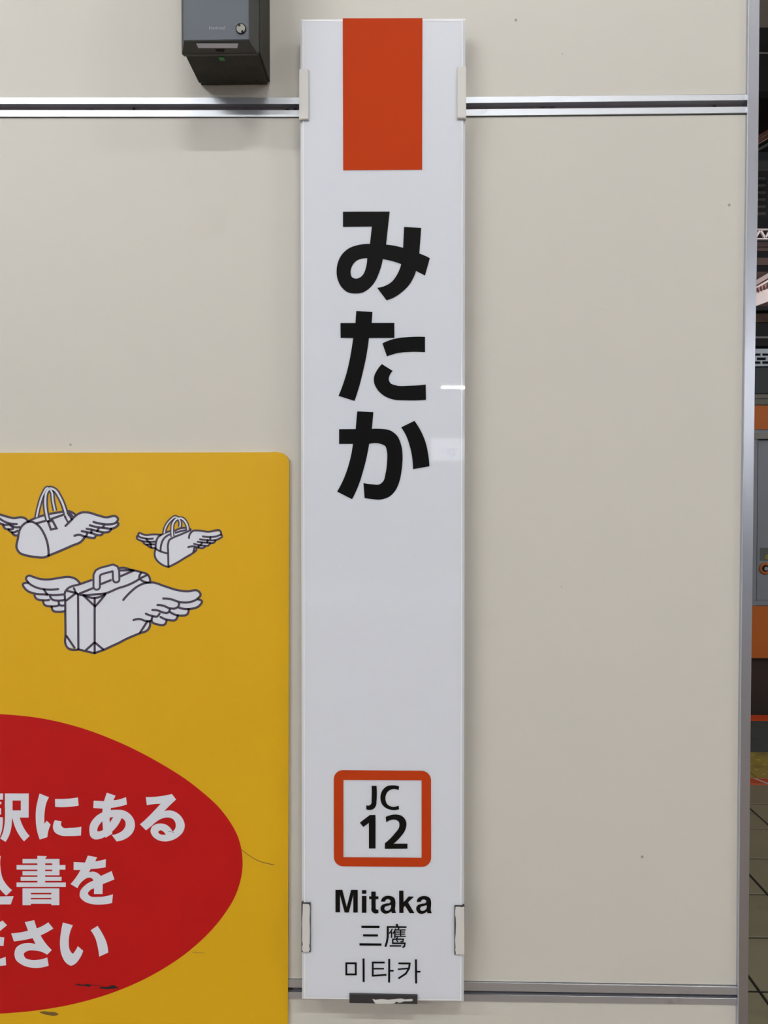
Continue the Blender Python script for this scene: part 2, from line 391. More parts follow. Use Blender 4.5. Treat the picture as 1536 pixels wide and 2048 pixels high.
for sh in ([('f', [K((140,132),(232,132),(290,362),(348,132),(437,132),(437,435),(378,435),(378,195),(318,435),(262,435),(200,195),(200,432),(140,432))])],
           [rect(493,135,552,184), rect(493,213,553,438)],
           [('f', [[(618,155,1),(677,155,1),(677,218,1),(714,218,1),(714,256,1),(677,256,1),(677,340),(683,388),(714,398,1),(714,440,1),(655,443),(624,415),(620,350),(620,256,1),(588,256,1),(588,218,1),(618,218,1)]])],
           aa(0, 0),
           [('f', [K((990,142),(1048,142),(1048,298),(1118,220),(1190,222),(1108,300),(1195,443),(1130,443),(1068,345),(1048,370),(1048,440),(992,440))])],
           aa(477, 3),
           [('s', [(487,626),(728,627)], 27), ('s', [(508,739),(707,741)], 26), ('s', [(460,860),(755,863)], 28)],
           [('s', [(955,588),(970,626)], 24), ('s', [(826,627),(1088,629)], 20), ('s', [(838,627),(838,760),(826,830),(806,892)], 24), ('s', [(900,650),(880,688),(856,716)], 15), ('s', [(889,688),(889,772)], 16),
            ('s', [(945,648),(925,688),(906,718)], 15), ('s', [(933,685),(933,776)], 16), ('s', [(988,638),(976,664)], 16), ('s', [(935,667),(1077,667)], 13), ('s', [(935,695),(1070,695)], 12), ('s', [(935,723),(1070,723)], 12),
            ('s', [(930,752),(1080,753)], 14), ('s', [(1010,665),(1010,752)], 15), ('s', [(968,762),(955,790)], 15), ('s', [(897,791),(1046,791),(1040,822),(1008,824)], 15), ('s', [(905,791),(905,848)], 18),
            ('s', [(952,802),(975,826)], 15), ('s', [(896,845),(1066,845),(1062,885),(1034,902)], 19), ('s', [(862,880),(1018,881)], 17)],
           [('c', [(285,1112),(411,1112),(411,1261),(285,1261)], 23), ('s', [(515,1048),(516,1363)], 24)],
           [('s', [(797,1103),(638,1103),(638,1279),(821,1266)], 21), ('s', [(650,1185),(788,1185)], 18), ('s', [(858,1054),(856,1370)], 24), ('s', [(860,1212),(917,1212)], 20)],
           [('s', [(980,1113),(1131,1115),(1122,1180),(1080,1250),(980,1316)], 22), ('s', [(972,1193),(1112,1181)], 18), ('s', [(1214,1060),(1217,1382)], 24), ('s', [(1217,1225),(1275,1225)], 20)]):
    glyph('letter', RE, sh, YL, M_black, sign)

# four white painted clips
def clip(x0, y0, x1, y1, side, chip=None):
    bm = bmesh.new(); yf = YS-0.0030
    o = XZ([(x0, y0), (x1, y0), (x1, y1), (x0, y1)], yf)
    add_prism(bm, o, yf, YS-0.0006)
    es = [e for e in bm.edges if all(abs(v.co.y-yf) < 1e-6 for v in e.verts)]
    # side leg back to the wall
    xe = o[0][0] if side < 0 else o[1][0]; t = 0.0022
    za, zb = o[2][1], o[0][1]
    add_box(bm, (min(xe, xe-side*t), YS-0.0025, za), (max(xe, xe-side*t), YW, zb))
    bmesh.ops.bevel(bm, geom=es, offset=0.0007, segments=2, affect='EDGES')
    c = link('clip', bm, M_clip_dark if chip else M_clip, sign)
    if chip:
        glyph('white_paint', R0, [('f', [K(*chip)])], yf-0.00015, M_clip, c)
clip(598.2, 138, 617.2, 238.5, -1); clip(914.3, 133, 932.5, 236.5, 1)
clip(602.8, 1806.5, 620.8, 1905, -1, [(605.5,1809),(606.5,1807.5),(617.5,1808),(619.6,1812),(620,1822),(619.2,1840),(620,1860),(619.6,1886),(618.6,1892),(619.8,1899),(617.5,1904),(606.5,1904),(604,1900),(604,1893),(605.5,1889),(604,1880),(604.5,1862),(604,1849),(604.6,1835),(605.2,1822)])
clip(909.2, 1812.2, 929.2, 1910, 1, [(911.2,1813.5),(920,1813.3),(922,1814.4),(928.6,1813.3),(928.8,1909),(911.5,1909),(911.2,1904),(910.3,1900),(911,1895),(910,1880),(911.3,1866),(911.8,1850),(911.4,1836),(910,1830),(910.2,1822)])
# black holder at the lower edge, with a torn patch of white
tab = prism('bottom_holder', [(698.8, 1989), (834.8, 1991.5), (834.8, 2008.6), (698.8, 2006.5)], YS-0.003, YW, mat('black_holder', (52, 50, 52), rough=0.5), sign, bevel=0.0004)
RF = Reg(560, 1740, 3.84)
glyph('torn_label', RF, [('f', [K((709,990),(735,996),(780,991),(830,996),(870,993),(930,986),(960,994),(1015,990),(1021,1000),(1012,1008),(950,1009),(925,1019),(905,1019),(905,1012),(888,1012),(884,1022),(860,1027),(735,1028),(722,1012))])], YS-0.0032, M_clip, tab)

# ------------------------------------------------------------------ yellow sticker with the red oval
YP = 0.9755
c0 = P(250, 1500, YW)
poster = thing('yellow_sticker', 'large yellow sticker with flying bags and a red oval of white Japanese text', 'sticker', (c0.x, YW, c0.z))
bm = bmesh.new()
o = [(-900, 908, 1), (540, 904.3, 1), (556, 904.2), (568, 908), (576, 917), (578, 928, 1), (577.4, 1400, 1), (575.3, 2100, 1), (574.5, 2380, 1), (-900, 2380, 1)]
add_prism(bm, XZ([tuple(v) for v in smooth_path(o)], YP), YP, YW-0.0001)
link('sticker_sheet', bm, M_yellow, poster)
RO = Reg(0, 1400, 2.56)
ell = [(0,72),(200,92),(400,138),(600,212),(800,312),(1000,442),(1150,585),(1220,705),(1242,850),(1212,985),(1130,1122),(1000,1258),(800,1397),(600,1490),(400,1551),(200,1588),(0,1606)]
ell += [(-500-x, y) for x, y in ell[::-1]]
glyph('red_oval', RO, [('f', [ell])], YP-0.00015, M_red, poster)
YT = YP-0.0003
P1 = Reg(0, 1560, 7.68); P2 = Reg(180, 1560, 7.68); P3 = Reg(0, 1690, 6.4); P4 = Reg(0, 1820, 6.4)
T = [(P1, [('f', [[(75,207,1),(442,207,1),(440,577,1),(303,577,1),(330,660),(380,760),(455,860,1),(370,942,1),(290,840),(230,720),(191,575,1),(187,600),(175,720),(145,840),(85,950,1),(3,898,1),(40,820),(68,690),(77,540),(75,400,1)], K((193,315),(320,315),(320,467),(193,467))]),
           ('f', [[(-200,205,1),(48,207,1),(45,302,1),(-60,302,1),(-60,335,1),(20,335,1),(20,372,1),(-60,372,1),(-60,435,1),(18,435,1),(18,530,1),(-60,530,1),(-60,572,1),(42,572,1),(40,700),(25,790),(0,862,1),(-50,840,1),(-40,660,1),(-200,660,1)]])]),
     (P1, [('f', [[(608,207,1),(752,265,1),(710,360),(685,500),(683,672,1),(720,625,1),(778,685,1),(742,785),(728,878,1),(610,915,1),(565,760),(549,590),(556,430),(578,320)]]),
           ('f', [[(845,290,1),(1000,290),(1197,268,1),(1208,393,1),(1020,415),(847,413,1)]]),
           ('f', [[(843,617,1),(948,635,1),(940,695),(965,728),(1080,736),(1250,717,1),(1243,852,1),(1080,860),(920,848),(840,800),(813,725),(822,665)]])]),
     (P2, [('f', [[(258,195,1),(392,240,1),(360,312,1),(460,295),(553,262,1),(568,375,1),(450,408),(322,430,1),(317,462,1),(410,457),(520,468),(620,530),(680,625),(688,720),(650,815),(560,895),(408,943,1),(335,845,1),(430,820),(515,760),(548,685),(535,625),(485,585,1),(430,690),(340,792,1),(343,825,1),(240,887,1),(228,872,1),
                   (140,908),(60,908),(10,870),(-8,790),(0,690),(70,580),(190,498,1),(193,440,1),(50,430,1),(57,318,1),(215,325,1)], [(190,632,1),(200,765,1),(150,787),(112,788,1),(118,735),(145,685)], K((300,580),(357,566),(304,660))])]),
     (P2, [('f', [[(858,262,1),(1060,252),(1257,215,1),(1323,300,1),(1240,375),(1140,480,1),(1220,466),(1330,500),(1420,590),(1455,690),(1432,790),(1360,870),(1260,925),(1150,943),(1050,925),(970,870),(930,790),(950,720),(1010,680),(1090,668),(1180,692),(1240,745),(1270,792,1),(1310,740),(1315,670),(1280,605),(1210,577),(1110,590),(1020,640),(940,710),(860,773,1),(768,680,1),(860,600),(960,500),(1085,365,1),(980,370),(873,388,1)],
                  [(1080,773),(1048,798),(1070,828),(1110,840),(1162,838,1),(1130,795)]])]),
     (P3, [('f', [[(-90,140,1),(8,140,1),(10,330),(40,440),(90,515),(155,578,1),(80,648,1),(20,590),(-40,510),(-90,400,1)]]), ('f', [K((-160,662),(175,655),(138,760),(-160,762))])]),
     (P3, [('f', [K((478,138),(600,143),(578,178),(578,500),(478,500))]), rect(288,178,762,235), rect(668,178,762,388), rect(288,335,762,388), rect(212,256,838,315), rect(264,408,788,458), rect(212,480,842,536),
           ('f', [K((288,555),(760,555),(760,770),(657,770),(657,752),(395,752),(395,770),(288,770)), K((395,612),(657,612),(657,632),(395,632)), K((395,677),(657,677),(657,695),(395,695))])]),
     (P3, [('f', [[(1125,135,1),(1243,158,1),(1218,208,1),(1290,198),(1355,180,1),(1352,285,1),(1250,300),(1160,308,1),(1138,350,1),(1190,340),(1250,360),(1290,397,1),(1428,333,1),(1465,440,1),(1315,500,1),(1312,628,1),(1203,628,1),(1205,555,1),(1150,582),(1125,622),(1150,652),(1250,664),(1445,630,1),(1435,742,1),(1300,762),(1180,757),(1080,722),(1022,660),(1028,590),(1085,520),(1195,457,1),(1175,425),(1130,418),(1070,450),(992,553,1),(902,500,1),(965,425),(1030,320,1),(942,318,1),(943,218,1),(1088,225,1)]])]),
     (P4, [('f', [K((-60,190),(32,135),(90,195),(0,268),(-40,290))]), ('f', [K((-160,350),(0,345),(55,352),(45,460),(-160,450))]), ('f', [K((-160,632),(0,625),(72,600),(78,708),(0,716),(-160,716))])]),
     (P4, [('f', [[(318,155,1),(438,130,1),(470,235,1),(560,195),(618,157,1),(683,237,1),(610,280),(520,325,1),(580,420),(663,512,1),(603,572,1),(530,535),(440,518),(350,525),(305,560),(320,608),(390,637),(490,637),(605,607,1),(623,712,1),(520,738),(400,738),(280,700),(200,630),(185,560),(210,480),(280,435),(360,423),(455,437,1),(418,360,1),(300,385),(178,402,1),(143,300,1),(250,288),(360,265,1)]])]),
     (P4, [('f', [[(805,160,1),(933,195,1),(893,300),(880,420),(898,520),(932,558),(965,520),(995,462,1),(1065,522,1),(1020,620),(960,690),(910,713),(850,680),(790,580),(768,440),(778,300)]]),
           ('f', [[(1160,260,1),(1248,203,1),(1310,300),(1365,420),(1385,545,1),(1270,597,1),(1250,470),(1215,350)]])])]
for R, sh in T: glyph('letter', R, sh, YT, M_white, poster)

def drawing(name, R, fills, lines, lw, bands, post=(), cap=False):
    lw *= 1.12
    """white bag with dark outlines: fill, lines, then strap bands (dark, then white)"""
    bm = bmesh.new()
    for i_f, f in enumerate(fills): add_fill(bm, R, [f], YP-0.00015-0.00002*i_f)
    d = flat_link(name, bm, M_white, poster)
    bm = bmesh.new()
    for l in lines: add_ribbon(bm, R, l, lw, YP-0.00030)
    for pts, wd, wi in bands: add_ribbon(bm, R, pts, wd, YP-0.00032, cap=cap)
    flat_link('outline', bm, M_line, d)
    bm = bmesh.new()
    for pts, wd, wi in bands: add_ribbon(bm, R, pts, wi, YP-0.00045, cap=cap)
    for f in post: add_fill(bm, R, [f], YP-0.00045)
    flat_link('strap', bm, M_white, d)
B1 = Reg(0, 950, 6.144)
drawing('winged_duffel_bag', B1,
  [[(205,900),(220,780),(240,680),(275,620),(340,577),(430,545),(540,500),(750,455),(850,445),(920,485),(1000,460),(1090,462),(1200,495),(1300,520),(1430,512),(1450,540),(1455,600),(1430,635),(1370,660),(1350,690),(1265,700),(1250,735),(1175,740),(1160,770),(1040,757),(1000,815),(880,870),(720,940),(597,995),(540,1012),(450,1008),(330,990),(240,955)],
   [(345,575),(320,540),(270,520),(170,530),(80,510),(0,485),(-40,480),(-40,560),(0,590),(40,620),(60,655),(100,670),(130,700),(150,710),(165,735),(215,740),(240,660)]],
  [[(597,990,1),(540,1012),(450,1008),(330,990),(240,955),(205,900),(220,780),(240,680),(275,620),(340,577),(400,577),(470,620),(540,720),(585,850),(597,985,1)],
   [(597,990),(720,940),(880,870),(1000,815),(1040,762)], [(350,570),(430,530),(540,495),(750,455),(850,445),(920,483)], [(455,592),(600,550),(760,495),(850,470),(890,510)],
   [(805,625),(870,560),(930,500),(1000,462),(1090,462),(1200,495),(1300,520),(1430,512),(1450,540),(1430,580),(1330,607),(1230,597),(1150,577)],
   [(1440,583),(1455,600),(1430,635),(1370,660),(1280,650),(1190,640),(1105,618)], [(1365,662),(1350,690),(1290,705),(1200,690),(1130,672),(1065,662)],
   [(1265,703),(1250,733),(1200,738),(1130,715),(1060,700),(1005,690)], [(1175,738),(1165,768),(1110,770),(1040,755),(970,735),(915,747)],
   [(1285,605),(1262,645)], [(1215,650),(1195,690)], [(1128,680),(1118,712)], [(1072,715),(1060,750)],
   [(345,575),(320,540),(270,520),(170,530),(80,510),(0,485)], [(205,603),(120,595),(50,570),(-10,530)], [(-10,590),(60,612),(130,610),(180,640),(240,640)],
   [(40,620),(60,655),(110,668),(160,660),(130,620)], [(105,670),(135,700),(215,685)], [(150,710),(170,735),(215,742)],
   [(590,572,1),(645,560,1),(695,655,1),(625,670,1),(590,572,1)], [(798,510),(835,575)], [(845,490),(880,545)]],
  25, [([(450,520),(480,380),(530,235),(585,160),(625,190),(650,320),(675,440)], 58, 20), ([(590,555),(563,430),(557,300),(575,205),(610,165),(665,180),(735,275),(785,390),(812,488)], 66, 24)], post=[[(815,517,1),(845,505,1),(868,548,1),(838,566,1)]])
B2 = Reg(260, 1020, 7.68)
drawing('winged_satchel', B2,
  [[(395,590,1),(392,740),(440,800),(590,875,1),(700,820),(850,730),(980,650),(1015,620),(1020,585),(1050,575),(1120,585),(1150,555),(1210,540),(1240,505),(1290,500),(1310,470),(1370,440),(1415,400),(1395,330,1),(1200,335),(1050,315),(930,300),(860,275),(780,280),(690,310),(620,330),(500,370),(430,420),(400,500)],
   [(470,380),(350,375),(240,385),(130,360,1),(105,400),(105,430),(180,475),(200,490),(230,525),(260,530),(330,580),(380,585),(400,480)]],
  [[(395,590),(392,740),(440,800),(590,875,1),(700,820),(850,730),(980,650),(1015,620),(1020,590)], [(590,870),(585,640),(585,520),(605,460),(660,425),(780,375),(930,310)],
   [(395,590),(400,500),(430,420),(500,370),(620,325)], [(470,620),(480,530),(520,440),(610,375)], [(400,600),(480,640),(580,665)], [(690,320),(780,280),(860,275),(930,295)], [(700,350),(780,325),(860,308)],
   [(905,430),(920,370),(970,320),(1050,315),(1200,335),(1390,325),(1400,365),(1340,400),(1240,415),(1120,405)], [(1400,380),(1415,400),(1370,440),(1290,465),(1180,462),(1075,450)],
   [(1310,470),(1290,500),(1200,503),(1040,488)], [(1230,510),(1210,540),(1120,545),(985,520)], [(1150,560),(1120,585),(1050,575),(970,558),(895,570)],
   [(1235,420),(1230,460)], [(1192,465),(1185,500)], [(1105,505),(1085,540)], [(1055,550),(1050,575)], [(990,580),(975,640)],
   [(470,380),(350,375),(240,385),(130,360),(130,400),(200,430),(350,440)], [(110,400),(105,430),(180,475),(280,488),(390,485)], [(200,490),(230,525),(320,527),(380,530)], [(260,535),(330,580),(380,582)], [(250,445),(280,490)], [(300,495),(325,530)], [(310,535),(330,575)]],
  27, [([(525,360),(550,260),(620,160),(700,108),(755,150),(765,262)], 64, 20), ([(655,412),(648,300),(662,205),(720,135),(800,132),(860,195),(890,305)], 64, 25)])
B3 = Reg(30, 1115, 7.314); Q = 1389.7
r_ = lambda L: [(p[0]+Q, p[1])+tuple(p[2:]) for p in L]
drawing('winged_suitcase', B3,
  [[(735,500,1),(736,850,1),(736,1260,1),(760,1310,1),(930,1345,1),(1160,1400,1),(1300,1350,1),(1536,1240,1)]+r_([(200,1210),(430,1110),(550,1060),(585,990),(610,935),(700,980),(800,980),(825,920),(960,910),(1000,850),(1130,830),(1155,755),(1300,710),(1345,640),(1270,610),(1325,540),(1290,490),(1130,495),(1000,480),(800,420),(620,365),(585,360,1),(580,300),(550,250),(460,215),(310,180),(200,150),(145,155,1)])+[(1430,120),(1200,220),(1120,330,1),(950,390),(770,455)],
   [(950,380),(880,310),(800,285),(640,300),(500,320),(370,315),(270,285),(200,265),(160,300),(150,375),(115,400),(160,470),(285,540),(310,600),(400,630),(430,690),(535,720),(560,780),(640,795),(740,785,1),(750,480,1)]],
  [[(1120,330),(950,390),(770,455),(735,500),(735,640),(736,850),(738,1150),(735,1250),(760,1310),(930,1345,1),(1160,1400,1),(1300,1350,1),(1536,1240,1)]+r_([(200,1210),(430,1110),(550,1060),(585,990),(580,935)]),
   r_([(120,158),(200,150),(310,180),(460,215),(550,250),(580,300),(585,370)]), [(890,515),(920,535),(1010,552),(1160,540),(1320,525),(1536,440)]+r_([(200,425),(420,320)]),
   [(922,535),(925,1000),(927,1340)], [(1165,595),(1165,1000),(1165,1395)], [(1000,555),(1170,715)], [(1320,540),(1240,640),(1172,715)], [(1010,552),(1165,592),(1320,532)],
   [(770,490),(890,518)], [(862,450),(890,518)], [(890,522),(750,630)], [(755,1150),(870,1320)], [(1160,1245),(1040,1352)], [(1170,1245),(1290,1345)], [(950,525),(1050,485),(1160,440)], [(1260,388),(1400,332)],
   r_([(455,225),(430,300),(490,350),(560,368)]), r_([(430,310),(540,258)]), r_([(130,190),(330,186)]), r_([(130,285),(350,190)]),
   r_([(195,620),(300,505),(420,412),(500,378),(620,365),(800,420),(1000,480),(1130,495),(1290,490),(1325,540),(1270,610),(1150,655),(1020,652),(890,610),(780,600)]),
   r_([(1290,613),(1345,640),(1300,710),(1170,752),(1010,735)]), r_([(695,695),(780,705),(870,742),(960,742),(1005,705),(1005,660)]), r_([(1150,757),(1130,830),(1030,850),(880,800)]),
   r_([(620,768),(700,775),(780,805),(850,805),(875,760)]), r_([(990,852),(960,910),(860,915),(740,870)]), r_([(525,822),(620,855),(690,862),(725,820)]), r_([(825,922),(800,980),(700,980),(610,935),(620,870)]),
   r_([(345,915),(430,900),(530,930),(610,925)]), r_([(545,935),(440,1100)]),
   [(950,380),(880,310),(800,285),(640,300),(500,320),(370,315),(270,285),(200,265),(160,300),(190,360),(290,430),(430,465),(630,462)],
   [(190,368),(115,390),(160,470),(300,530),(440,540),(560,550),(700,540)], [(425,470),(470,540)], [(285,550),(310,600),(400,625),(500,620)], [(510,555),(540,610),(620,630),(720,620)],
   [(410,630),(430,690),(530,715),(640,700)], [(640,640),(650,690),(720,700)], [(535,720),(560,780),(640,795),(720,785)]],
  29, [([(1195,425,1),(1195,262,1),(1215,222,1),(1260,197,1),(1430,152,1),(1462,165,1),(1476,200,1),(1480,318,1)], 124, 64)], cap=True)

# marks worn into the sticker
glyph('scuff_mark', P4, [('f', [K((950,960),(1010,945),(1060,958),(1110,948),(1170,955),(1150,985),(1100,975),(1040,970))]), ('f', [K((1265,1000),(1290,980),(1380,985),(1440,960),(1470,968),(1520,1000),(1460,1005),(1400,1012),(1320,1010))]), ('s', [(1160,962),(1290,965)], 6)], YT-0.0002, M_scuff, poster)
glyph('smudge', P4, [('f', [[(505,1305),(560,1297),(640,1305),(710,1310),(748,1335),(700,1355),(620,1345),(550,1330)]])], YP-0.0002, M_smudge, poster)
PO = Reg(0, 1400, 2.56)
for sh in (('s', [(1235,765),(1275,795),(1320,822),(1360,835),(1405,843)], 2.2, 1), ('s', [(860,672),(892,678)], 1.8), ('s', [(985,1292),(1050,1296)], 1.5)):
    glyph('hairline_scratch', PO, [sh], YT-0.0002, M_line, poster)

# ------------------------------------------------------------------ grey wall box with the round dial
Yo, Yi = 0.905, 0.890
c0 = P(470, 172, YW)
dev = thing('wall_control_box', 'dusty grey control box with a round dial, left of the name sign', 'control box', (c0.x, YW, c0.z))
zt = 2.17
def X(px, Y): return P(px, 100, Y).x
def Z(py, Y): return P(450, py, Y).z
bx0, bx1, bz = X(399, YW), X(540.5, YW), Z(172.5, YW)
box('back_box', (bx0, Yo+0.0035, bz), (bx1, YW, zt), M_devback, dev, bevel=0.003)
fx0, fx1, fz = X(364.5, Yo), X(515.5, Yo), Z(108, Yo)
bm = bmesh.new(); add_box(bm, (fx0-0.0005, Yo-0.002, fz-0.0005), (fx1+0.0005, Yo+0.0045, zt+0.001))
bmesh.ops.bevel(bm, geom=bm.edges[:], offset=0.0015, segments=2, affect='EDGES')
link('rim', bm, M_devbezel, dev)
bm = bmesh.new()
ix0, ix1, iz = X(368, Yi), X(498.5, Yi), Z(82, Yi); izt = zt-0.015
o = [(fx0, Yo, fz), (fx1, Yo, fz), (fx1, Yo, zt), (fx0, Yo, zt)]; i_ = [(ix0, Yi, iz), (ix1, Yi, iz), (ix1, Yi, izt), (ix0, Yi, izt)]
vo = [bm.verts.new(p) for p in o]; vi = [bm.verts.new(p) for p in i_]
bm.faces.new(vi); bm.faces.new(vo[::-1])
for k in range(4): bm.faces.new((vo[k], vo[(k+1) % 4], vi[(k+1) % 4], vi[k]))
bez = link('bezel', bm, M_devbezel, dev)
plate = box('face_plate', (ix0, Yi-0.0016, iz), (ix1, Yi+0.0002, izt), M_devplate, dev, bevel=0.0006)
# label strip set on the sloping lower bezel, and the slot under it
def slope_quad(name, px0, py0, px1, py1, m, lift=0.0004):
    n = Vector((0, -(fz-iz), -(Yi-Yo)))  # normal of the slope (roughly -y -z)
    n = Vector((0, -abs(iz-fz), -abs(Yo-Yi))).normalized()
    bm = bmesh.new(); q = []
    for x, y in ((px0, py0), (px1, py0), (px1-2, py1), (px0+4, py1)):
        d = RM @ Vector(((x-768)/FPX, (1024-y)/FPX, -1)); p0 = Vector((fx0, Yo, fz))+n*lift
        t = (p0-EYE).dot(n)/d.dot(n); q.append(EYE+d*t)
    a = [bm.verts.new(p) for p in q]; b = [bm.verts.new(p-n*0.0006) for p in q]
    bm.faces.new(a); bm.faces.new(b[::-1])
    for k in range(4): bm.faces.new((a[k], b[k], b[(k+1) % 4], a[(k+1) % 4]))
    return link(name, bm, m, dev)
slope_quad('label_strip', 392.5, 87.5, 476.5, 96.2, M_devlabel, 0.0009)
slope_quad('slot', 430.5, 99.8, 449.5, 103.6, M_dark, 0.0007)
# green label on the underside of the back box
gx = X(444, Yo); 
gq = [P(438.5, 118, 0.915), P(449, 118, 0.915), P(449, 126, 0.922), P(438.5, 126, 0.922)]
bm = bmesh.new()
gy0, gy1 = 0.9145, 0.9215
add_box(bm, (P(438.5, 118, 0.918).x, gy0, bz-0.0008), (P(449, 118, 0.918).x, gy1, bz+0.0002)); link('green_label', bm, M_green, dev)
# dial
kc = P(481.5, 56.5, Yi-0.003)
bm = bmesh.new(); add_cyl(bm, (kc.x, Yi-0.0010, kc.z), (kc.x, Yi-0.0026, kc.z), 0.0058, 28)
link('dial_recess', bm, M_dark, dev)
bm = bmesh.new(); add_cyl(bm, (kc.x, Yi-0.0012, kc.z), (kc.x, Yi-0.0029, kc.z), 0.0047, 28)
kn = link('dial', bm, M_knob, dev)
for s in (1, -1):
    bm = bmesh.new(); d = Vector((-0.0016*s, 0, 0.0034*s))
    add_bar(bm, (kc.x+d.x*0.75, Yi-0.0030, kc.z+d.z*0.75), (kc.x+d.x*1.45, Yi-0.0030, kc.z+d.z*1.45), 0.0009, 0.0022); link('dial_notch', bm, M_dark, kn)
bm = bmesh.new()
for k in range(14):
    t = math.radians(-30+k*22)
    p = Vector((kc.x+0.0078*math.cos(t), Yi-0.0018, kc.z+0.0078*math.sin(t)))
    add_box(bm, p-Vector((0.0003, 0.0001, 0.0003)), p+Vector((0.0003, 0.0003, 0.0003)))
link('dial_scale', bm, M_emboss, dev)
def text_mesh(name, s, size, loc, m, parent, wide=1.0):
    cu = bpy.data.curves.new('t', 'FONT'); cu.body = s; cu.size = size; cu.extrude = 0.0001; cu.align_x = 'CENTER'; cu.resolution_u = 3; cu.offset = size*0.012
    ob = bpy.data.objects.new('t', cu); C.objects.link(ob); bpy.context.view_layer.update()
    me = bpy.data.meshes.new_from_object(ob.evaluated_get(bpy.context.evaluated_depsgraph_get()))
    bpy.data.objects.remove(ob); bpy.data.curves.remove(cu)
    me.transform(Matrix.Translation(loc) @ Matrix.Rotation(math.pi/2, 4, 'X') @ Matrix.Diagonal((wide, 1, 1, 1)))
    me.materials.clear(); me.materials.append(m)
    o = bpy.data.objects.new(name, me); C.objects.link(o); o.parent = parent; o['_w'] = (0.0, 0.0, 0.0)
    if '_w' in parent: o.location = -Vector(parent['_w'])
    return o
q = P(434, 59, Yi-0.0018)
text_mesh('raised_lettering', 'National', 0.0052, (q.x, Yi-0.0017, q.z), M_emboss, dev)

# ------------------------------------------------------------------ floor of the platform beyond the wall
M_floor = mat('platform_floor', (132, 114, 94), rough=0.5, var=0.12, scale=3)
M_tile = mat('floor_tile', (138, 131, 104), rough=0.6, var=0.15, scale=5, bump=0.2, bscale=60, stain=((70, 62, 45), 4, 0.56, 0.35))
M_grout = mat('dark_joint', (22, 21, 17), rough=0.9)
fl = struct(box('floor', (-4, -9, -0.15), (7, 5.52, -0.0035), M_grout))
box('floor_slab', (-4, -9, -0.0034), (7, 1.045, 0.0), M_floor, fl)
rows = [1.145+0.299*i for i in range(10)]
bm0 = bmesh.new(); add_box(bm0, (0.005, 0.005, -0.0034), (0.2895, 0.2925, 0.0)); bmesh.ops.bevel(bm0, geom=[e for e in bm0.edges if all(v.co.z > -0.0001 for v in e.verts)], offset=0.0012, segments=1, affect='EDGES')
me = bpy.data.meshes.new('tile'); bm0.to_mesh(me); bm0.free(); me.materials.append(M_tile)
x_off = P(1518, 1631, 3.756).x
ny = 0
for j in range(10):
    for i in range(-12, 14):
        if ny >= 296: break
        o = bpy.data.objects.new('tile', me); C.objects.link(o); o.parent = fl
        o.location = (x_off+i*0.2945, 4.21-(j+1)*0.2985, random.uniform(-0.0006, 0.0006)); ny += 1
# painted marker plate, tactile strip, asphalt band and edge line
mk = tag(box('boarding_marker', (1.6, 4.165, -0.001), (3.1, 4.262, 0.0035), mat('marker_orange', (205, 78, 30), rough=0.6)), 'orange boarding marker with white outlines on the platform floor', 'floor marking')
Mw = mat('marker_white', (205, 196, 185), rough=0.6)
bm = bmesh.new()
zt_ = 0.0037
for xa in (1.90, 2.08, 2.3, 2.52, 2.74):
    v = [bm.verts.new(p) for p in ((xa, 4.17, zt_), (xa+0.018, 4.17, zt_), (xa-0.025, 4.257, zt_), (xa-0.043, 4.257, zt_))]; bm.faces.new(v)
for ya in (4.168, 4.254):
    v = [bm.verts.new(p) for p in ((1.6, ya, zt_), (3.1, ya, zt_), (3.1, ya+0.005, zt_), (1.6, ya+0.005, zt_))]; bm.faces.new(v)
link('white_outline', bm, Mw, mk)
M_tact = mat('tactile_yellow', (165, 145, 62), rough=0.7, var=0.2, scale=8, stain=((80, 70, 45), 6, 0.5, 0.6))
bmt = bmesh.new(); add_box(bmt, (0.003, 0.003, -0.0034), (0.427, 0.427, 0.0))
for a_ in range(5):
    for b_ in range(5):
        cx, cy = 0.055+a_*0.08, 0.055+b_*0.08
        add_cyl(bmt, (cx, cy, 0), (cx, cy, 0.005), 0.014, 10, 0.009)
met = bpy.data.meshes.new('tactile_block'); bmesh.ops.recalc_face_normals(bmt, faces=bmt.faces); bmt.to_mesh(met); bmt.free(); met.materials.append(M_tact)
for i in range(-4, 12):
    o = bpy.data.objects.new('tactile_block', met); C.objects.link(o); o.parent = fl; o.location = (0.6+i*0.43, 4.275, 0)
box('asphalt_band', (-4, 4.71, -0.0034), (7, 5.36, 0.0), mat('asphalt', (74, 80, 76), rough=0.85, var=0.25, scale=12, bump=0.4, bscale=200), fl)
box('edge_line', (-4, 5.365, -0.0034), (7, 5.505, 0.001), mat('edge_orange', (232, 84, 34), rough=0.6), fl)
struct(box('wall_platform_edge', (-4, 5.40, -1.3), (7, 5.52, -0.151), mat('edge_concrete', (70, 66, 60), rough=0.9)))
struct(box('floor_trackbed', (-5, 5.521, -1.35), (13, 16, -1.25), mat('ballast', (60, 52, 46), rough=0.95, var=0.4, scale=30, bump=0.6, bscale=60)))

